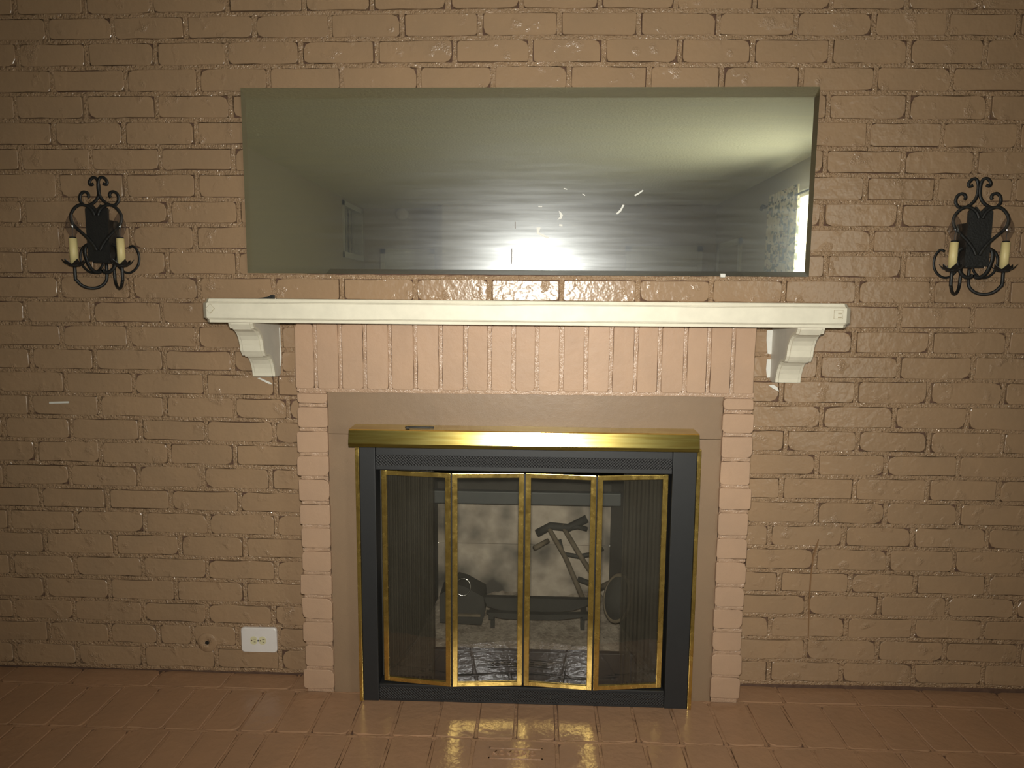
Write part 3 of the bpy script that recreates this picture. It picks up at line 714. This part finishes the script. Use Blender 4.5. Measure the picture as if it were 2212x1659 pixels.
# four folding glass leaves; the two folds stand a little proud
ZD0, ZD1 = zb0 + .004, zv - .004
H1, FD1, MC, FD2, H2 = X(823), X(974.5, y=YU - .018), X(1131.5), X(1285.5, y=YU - .018), X(1440)
yh, yf, ym = YU + .012, YU - .012, YU + .004
fw = .0145
for xa, ya, xb, yb in ((H1, yh, FD1, yf), (FD1, yf, MC, ym), (MC, ym, FD2, yf), (FD2, yf, H2, yh)):
    A, B = Vector((xa, ya, 0)), Vector((xb, yb, 0)); d = (B - A).normalized(); A += d * .0022; B -= d * .0022; L = (B - A).length
    M = Matrix(((d.x, -d.y, 0, A.x), (d.y, d.x, 0, A.y), (0, 0, 1, 0), (0, 0, 0, 1)))
    def piece(x0, x1, z0, z1, y0=0.0, y1=.009, bv=.0012):
        m = MB().bbox(x0, x1, y0, y1, z0, z1, bv); m.v = [M @ v for v in m.v]; return m
    f = piece(0, fw, ZD0, ZD1)
    for q in (piece(L - fw, L, ZD0, ZD1), piece(fw * .9, L - fw * .9, ZD0, ZD0 + .013, .0006), piece(fw * .9, L - fw * .9, ZD1 - .013, ZD1, .0006)): f.add(q.v, q.f)
    lf = D(f.build('door_leaf', 'brass'))
    m = MB().box(fw * .7, L - fw * .7, .004, .0065, ZD0 + .008, ZD1 - .008); m.v = [M @ v for v in m.v]
    g = link('glass_pane', m.v[0:2] + m.v[4:6], [(0, 1, 3, 2)], 'door_glass', lf)
for xx, yy in ((FD1, yf), (MC, ym), (FD2, yf)):
    D(MB().box(xx - .006, xx + .006, yy + .0095, yy + .0125, ZD0 + .004, ZD1 - .004).build('gap_shade_strip', 'black_steel'))  # black strips added behind the leaf gaps to paint in their shade
zl = aty(1130, 1400, -.055).z
D(MB().bbox(X(934, y=-.055), X(1380, y=-.055), -.075, -.057, .001, zl, .003).build('inner_ledge', 'black_steel'))
# spark-screen curtains gathered at both sides
for (p0, p1) in ((832, 938), (1342, 1436)):
    vs, fs = [], []; n = 56
    for i in range(n + 1):
        x = X(p0, y=-.085) + (X(p1, y=-.085) - X(p0, y=-.085)) * i / n
        y = -.082 + .011 * math.sin(i * 1.25) + .004 * math.sin(i * .47)
        vs += [(x, y, .03), (x, y, ZD1 + .02)]
    fs = [(2*i, 2*i+1, 2*i+3, 2*i+2) for i in range(n)]
    D(link('mesh_curtain', vs, fs, 'spark_mesh', None, True))
D(MB().tube([(pl1, -.082, ZD1 + .018), (pr0, -.082, ZD1 + .018)], .004).build('curtain_rod', 'black_steel'))

# ================================================================== MANTEL SHELF AND BRACKETS
mt = tag(empty('mantel_shelf', (-.03, -.1, 1.066)), 'cream painted wooden mantel shelf with moulded edges below the mirror', 'mantel shelf')
PI_M = Matrix.Translation((.03, .1, -1.066))
def plan(d):
    return [(-.848 + d, .008), (-.848 + d, -.197 + d*.4), (-.832 + d*.4, -.215 + d), (.761 - d*.4, -.215 + d), (.777 - d, -.197 + d*.4), (.777 - d, .008)]
prof = [(.010, 1.0655), (.0085, 1.0665), (.0075, 1.073), (.0035, 1.0755), (.0035, 1.0765), (.0, 1.0775), (.0, 1.1145), (.003, 1.1155), (.003, 1.1165), (.006, 1.1185), (.0085, 1.1250), (.010, 1.1262)]
vs, fs = [], []
for d, z in prof: vs += [(x, y, z) for x, y in plan(d)]
for a in range(len(prof) - 1):
    fs += [(a*6+i, a*6+(i+1) % 6, (a+1)*6+(i+1) % 6, (a+1)*6+i) for i in range(6)]
fs += [tuple(range(6)), tuple(range(len(vs) - 6, len(vs)))]
kid(link('shelf_board', vs, fs, 'cream_gloss'), mt, PI_M)
YM = -.215
c = aty(454.5, 666.5, YM)
o = kid(MB().prism([(c.x - .0115, c.z), (c.x - .001, c.z - .0125), (c.x + .0105, c.z), (c.x, c.z + .0125)], 'y', YM - .0012, YM + .001).build('diamond_patch', 'cream_gloss'), mt, PI_M); o['label'] = 'chipped diamond-shaped scar in the paint'
MB().prism([(c.x - .0015, c.z - .011), (c.x + .0075, c.z - .003), (c.x + .005, c.z), (c.x - .004, c.z - .008)], 'y', YM - .0026, YM).build('paint_chip', 'cream_gloss', o)
MB().sweep([(c.x - .0115, YM - .001, c.z), (c.x - .001, YM - .001, c.z - .0125), (c.x + .0105, YM - .001, c.z), (c.x, YM - .001, c.z + .0125)], [(-.0006, -.0006), (.0006, -.0006), (.0006, .0006), (-.0006, .0006)], True).build('scar_outline', 'scar_edge', o)
c = aty(1811, 679.5, YM)
o = kid(MB().box(c.x - .0105, c.x + .0105, YM - .0010, YM + .001, c.z - .0105, c.z + .0105).build('square_patch', 'cream_gloss'), mt, PI_M); o['label'] = 'small square inset with a flaked corner'
sq = [(-.0105, -.0105), (.0105, -.0105), (.0105, .0105), (-.0105, .0105)]
MB().sweep([(c.x + a, YM - .0008, c.z + b) for a, b in sq], [(-.0006, -.0006), (.0006, -.0006), (.0006, .0006), (-.0006, .0006)], True).build('scar_outline', 'scar_edge', o)
MB().box(c.x - .001, c.x + .008, YM - .0016, YM, c.z - .0085, c.z - .006).box(c.x - .001, c.x + .008, YM - .0016, YM, c.z + .001, c.z + .0045).build('paint_chip', 'scar_edge', o)
BP = [(.004, 1.0665), (-.187, 1.0665), (-.187, 1.0625), (-.180, 1.0535), (-.178, 1.0500), (-.163, 1.0475), (-.150, 1.0415), (-.138, 1.031), (-.129, 1.018), (-.1235, 1.003), (-.1205, .988), (-.113, .979), (-.109, .974),
      (-.092, .9735), (-.079, .970), (-.067, .961), (-.058, .949), (-.051, .935), (-.047, .921), (-.046, .911), (-.020, .908), (.004, .914)]
for x0, x1, lab in ((-.7885, -.7265, 'cream stepped scroll bracket under the shelf end with the diamond scar'), (.655, .7215, 'cream stepped scroll bracket under the shelf end with the square inset')):
    bk = tag(empty('mantel_bracket', ((x0 + x1) / 2, 0, .91)), lab, 'bracket', 'brackets under the mantel shelf')
    PIB = Matrix.Translation((-(x0 + x1) / 2, 0, -.91))
    kid(MB().prism(BP, 'x', x0, x1).build('bracket_body', 'grey_side'), bk, PIB)
    fp = BP[1:20]
    m = MB(); n = len(fp); inner = [(p[0] + .006, p[1] + .004) for p in fp]
    outer = []
    for i, p in enumerate(fp):
        a = Vector(fp[max(i-1, 0)]); b = Vector(fp[min(i+1, n-1)]); t = (b - a).normalized(); nn = Vector((t.y, -t.x))
        if nn.x > 0: nn = -nn
        outer.append((p[0] + nn.x * .0035, p[1] + nn.y * .0035))
    outer[0] = (outer[0][0], 1.0662)
    for q0, q1, off in ((x0 + .0075, x1 - .0075, 0.0),):
        vv = [(q0, *p) for p in outer] + [(q1, *p) for p in outer] + [(q0 - .002, *p) for p in inner] + [(q1 + .002, *p) for p in inner]
        ff = [(i, i+1, n+i+1, n+i) for i in range(n-1)] + [(i, i+1, 2*n+i+1, 2*n+i) for i in range(n-1)] + [(n+i, n+i+1, 3*n+i+1, 3*n+i) for i in range(n-1)]
        ff += [(0, n, 3*n, 2*n), (n-1, 2*n-1, 4*n-1, 3*n-1)]
        m.add(vv, ff)
    kid(m.build('front_panel', 'cream_gloss'), bk, PIB)
    m = MB()
    for q0, q1 in ((x0 - .0006, x0 + .0058), (x1 - .0058, x1 + .0006)):
        o2 = [(p[0] - .0009, p[1] - .0003) for p in fp]; o2[0] = (o2[0][0], 1.066)
        vv = [(q0, *p) for p in o2] + [(q1, *p) for p in o2] + [(q0, *p) for p in inner] + [(q1, *p) for p in inner]
        m.add(vv, [(i, i+1, n+i+1, n+i) for i in range(n-1)] + [(i, i+1, 2*n+i+1, 2*n+i) for i in range(n-1)] + [(n+i, n+i+1, 3*n+i+1, 3*n+i) for i in range(n-1)] + [(0, n, 3*n, 2*n), (n-1, 2*n-1, 4*n-1, 3*n-1)])
    kid(m.build('edge_bead', 'cream_gloss'), bk, PIB)
c = aty(583, 640, -.06)
ck = tag(MB().prism([(c.x - .030, 1.1262), (c.x + .014, 1.1262), (c.x + .014, 1.136), (c.x + .006, 1.137), (c.x - .004, 1.1315), (c.x - .030, 1.1275)], 'y', -.066, -.060).build('metal_clip', 'black_iron'), 'small dark metal clip lying on the mantel shelf', 'clip')

# ================================================================== MIRROR
mr = tag(empty('wall_mirror', (-.033, 0, MIR[2])), 'long frameless mirror with a polished rim hung above the mantel shelf', 'mirror')
PI_R = Matrix.Translation((.033, 0, -MIR[2]))
x0, x1, z0, z1 = MIR; YMI = -0.013
bx, bzb, bzt = .014, .013, .028
O = [(x0, YMI + .0024, z0), (x1, YMI + .0024, z0), (x1, YMI + .0024, z1), (x0, YMI + .0024, z1)]
I = [(x0 + bx, YMI, z0 + bzb), (x1 - bx, YMI, z0 + bzb), (x1 - bx, YMI, z1 - bzt), (x0 + bx, YMI, z1 - bzt)]
B = [(p[0], -.003, p[2]) for p in O]
kid(link('mirror_plate', I, [(0, 1, 2, 3)], 'mirror_glass'), mr, PI_R)
kid(link('mirror_bevel', O + I + B, [(i, (i+1) % 4, 4+(i+1) % 4, 4+i) for i in range(4)] + [(i, (i+1) % 4, 8+(i+1) % 4, 8+i) for i in range(4)] + [(8, 9, 10, 11)], 'mirror_glass'), mr, PI_R)
c = aty(1561, 594, YMI)
kid(MB().bbox(c.x - .006, c.x + .007, YMI - .003, -.004, MIR[2] - .003, MIR[2] + .007, .0012).build('mirror_clip', 'white_paint'), mr, PI_R)

def smudge(px, mat='white_paint'):
    pts = [aty(a_, b_, YMI - .0006) for a_, b_ in px]
    return kid(MB().prism([(p.x, p.z) for p in pts], 'y', YMI - .0006, YMI - .0001).build('smudge', mat), mr, PI_R)
for px in ([(1159,491),(1168,491),(1164,502),(1184,511),(1187,515),(1181,515),(1160,505)], [(1207,455),(1212,459),(1216,465),(1213,472),(1204,475),(1210,467)], [(1218,406),(1225,408),(1225,410),(1218,408)],
           [(1258,418),(1264,421),(1264,423),(1258,420)], [(1163,445),(1171,445),(1171,447),(1163,447)], [(1208,484),(1215,485),(1215,489),(1208,488)], [(1388,410),(1380,416),(1370,421),(1372,424),(1381,419),(1390,412)], [(1345,442),(1340,452),(1330,462),(1334,463),(1342,456),(1349,443)]):
    smudge(px)
smudge([(1105,537),(1106.5,537),(1106.5,570),(1105,570)], 'dark_slot'); smudge([(1112,479),(1113.5,479),(1113.5,494),(1112,494)], 'dark_slot')

# ================================================================== WALL SCONCES
def strap(pts, w, t): return [( -t/2, -w/2), (t/2, -w/2), (t/2, w/2), (-t/2, w/2)]
def sconce(loc, label):
    """local frame: x right, -y out of the wall, z up; origin on the wall at the bottom of the box"""
    r = tag(empty('wall_sconce', loc), label, 'wall light', 'sconces on the brick wall')
    K = .0002185
    def P(zx, zy, d): return (zx * K, -d, (1190 - zy) * K)
    MB().bbox(-.024, .024, -.053, .004, .0, .118, .003).build('junction_box', 'black_iron', r)
    MB().prism([(-.031, .004), (.031, .004), (.031, .145), (.022, .153), (.012, .157), (.006, .150), (0, .144), (-.006, .150), (-.012, .157), (-.022, .153), (-.031, .145)], 'y', -.060, -.053).build('back_plate', 'black_iron', r)
    fl = lambda pts, w=.0075, t=.0032: MB().sweep(catmull(pts, 5), strap(pts, w, t), ref=(0, 1, 0))
    for sg in (-1, 1):
        top = [(70,210),(108,222),(122,188),(85,140),(38,138),(12,180),(3,250),(10,330),(35,390),(85,440),(155,474),(215,465),(256,410),(246,345),(206,310),(160,318),(142,352),(156,378)]
        fl([P(sg*a, b, .040 + (.006 if sg > 0 else 0)) for a, b in top]).build('scroll', 'black_iron', r, True)
        heart = [(20,610),(50,545),(110,495),(185,478),(255,510),(310,580),(322,650),(290,730),(215,800),(130,880),(60,965),(20,1040)]
        fl([P(sg*a, b, .062) for a, b in heart]).build('scroll', 'black_iron', r, True)
        low = [(330,985),(390,965),(450,1010),(480,1090),(470,1180),(420,1250),(330,1300),(230,1295),(150,1240),(110,1180)]
        fl([P(sg*a*.80, b, .012) for a, b in low], .006, .003).build('scroll', 'black_iron', r, True)
        loop = [(150,960),(195,985),(210,1070),(190,1160),(150,1250),(90,1300),(30,1300),(5,1270)]
        fl([P(sg*a, b, .050) for a, b in loop], .009, .0035).build('scroll', 'black_iron', r, True)
        # arm: from the box bottom down, out at 45 degrees and up to the cup
        tip = Vector((sg*.066, -.066, -.006)); st = Vector((sg*.011, -.012, .002))
        d = tip - st; pts = [st, st + Vector((0, 0, -.035))]
        for q in range(1, 8):
            a = math.pi * q / 8; pts.append(st + Vector((d.x, d.y, 0)) * (.5 - .5*math.cos(a)) + Vector((0, 0, -.037 - .034*math.sin(a))))
        pts += [tip + Vector((0, 0, -.038)), tip]
        MB().tube(catmull(pts, 3), .0043, 8).build('arm', 'black_iron', r, True)
        cup = MB().lathe([(.004, -.006), (.014, -.004), (.017, .002), (.012, .003)], c=tip, seg=14)
        for q in range(6):
            a = 2*math.pi*q/6 + .3; u = Vector((math.cos(a), math.sin(a), 0)); v = Vector((-u.y, u.x, 0)); b = tip + Vector((0, 0, 0))
            pv = [b + u*.012 - v*.0085, b + u*.012 + v*.0085, b + u*.021 + v*.0095 + Vector((0,0,.004)), b + u*.031 + Vector((0,0,.016)), b + u*.021 - v*.0095 + Vector((0,0,.004))]
            cup.add(pv + [p + Vector((0, 0, -.0015)) for p in pv], [(0,1,2,3,4), (5,6,7,8,9), (0,1,6,5), (1,2,7,6), (2,3,8,7), (3,4,9,8), (4,0,5,9)])
        cup.build('drip_cup', 'black_iron', r)
        MB().lathe([(.0103, -.001), (.0103, .071), (.0088, .0715)], c=tip, seg=20).build('candle_sleeve', 'candle_ivory', r, True)
        bulb = MB().lathe([(.007, .073), (.0075, .079), (.012, .088), (.0155, .098), (.0160, .106), (.0145, .115), (.0105, .125), (.006, .133), (.0022, .139), (.0003, .141)], c=tip, seg=20, cap=False).build('flame_bulb', 'bulb_glass', r, True)
        MB().lathe([(.0085, .069), (.0085, .075), (.006, .0755)], c=tip, seg=14).build('bulb_collar', 'black_iron', bulb, True)
        MB().tube([tip + Vector((0, 0, .075)), tip + Vector((0, 0, .092)), tip + Vector((.003, 0, .098)), tip + Vector((-.003, 0, .104))], .0009, 5).build('filament', 'grey_metal', bulb)
    return r
sconce((-1.198, 0.0, 1.220), 'black iron two-candle sconce on the wall past the shelf end with the diamond scar')
sconce((1.156, 0.0, 1.222), 'black iron two-candle sconce on the wall past the shelf end with the square inset')

# ================================================================== OUTLET AND VALVE PLATE
a, b = aty(519, 1356, -.007), aty(598, 1411, -.007)
xc, zc, w, h = (a.x + b.x) / 2, (a.z + b.z) / 2, b.x - a.x, a.z - b.z
ot = tag(empty('electrical_outlet', (xc, 0, zc)), 'white duplex outlet plate mounted sideways low on the brick wall', 'outlet')
pts = []
for cx_, cz_, a0 in ((1, -1, -90), (1, 1, 0), (-1, 1, 90), (-1, -1, 180)):
    for q in range(4):
        t = math.radians(a0 + q*30); pts.append((cx_*(w/2 - .009) + .009*math.cos(t), cz_*(h/2 - .009) + .009*math.sin(t)))
pl = MB(); n = len(pts)
pl.add([(p[0], .004, p[1]) for p in pts] + [(p[0], -.004, p[1]) for p in pts] + [(p[0]*.95, -.0068, p[1]*.94) for p in pts],
       [(i, (i+1) % n, n+(i+1) % n, n+i) for i in range(n)] + [(n+i, n+(i+1) % n, 2*n+(i+1) % n, 2*n+i) for i in range(n)] + [tuple(range(2*n, 3*n))])
pl.build('cover_plate', 'white_plastic', ot)
for dx in (-.0145, .0120):
    rc = MB(); seg = 20
    ring = [(dx + min(max(.0118*math.cos(2*math.pi*i/seg), -.0098), .0098), .0128*math.sin(2*math.pi*i/seg)) for i in range(seg)]
    rc.prism(ring, 'y', -.0082, -.006)
    q = rc.build('receptacle', 'ivory_plastic', ot)
    MB().box(dx - .0005, dx + .0068, -.0086, -.0075, .0036, .0052).box(dx + .0003, dx + .006, -.0086, -.0075, -.0050, -.0036).build('slot', 'dark_slot', q)
    MB().prism([(dx - .0062 + .0021*math.cos(i*math.pi/5), .0021*math.sin(i*math.pi/5)) for i in range(10)], 'y', -.0086, -.0075).build('ground_hole', 'dark_slot', q)
MB().prism([(-.0012 + .0024*math.cos(i*math.pi/5), -.0005 + .0024*math.sin(i*math.pi/5)) for i in range(10)], 'y', -.0082, -.0062).build('screw', 'grey_metal', ot)
c = aty(447, 1389, -.004)
vp = tag(empty('valve_plate', (c.x, 0, c.z)), 'round brown-painted gas valve plate with a dark keyhole on the wall', 'valve plate')
o = MB().lathe([(.030, -.004), (.0295, .0020), (.0275, .0032), (.0075, .0034), (.0065, .002)], seg=28).build('escutcheon', 'wall_paint', vp, True); o.rotation_euler = (math.pi / 2, 0, 0)
o = MB().lathe([(.0060, -.004), (.0060, .0037)], seg=12).build('key_hole', 'black_iron', vp); o.rotation_euler = (math.pi / 2, 0, 0)
o = MB().box(-.0022, .0022, -.0075, -.003, -.0055, -.001).build('valve_stem', 'chrome', vp)
print('individual wall bricks', n_ind)
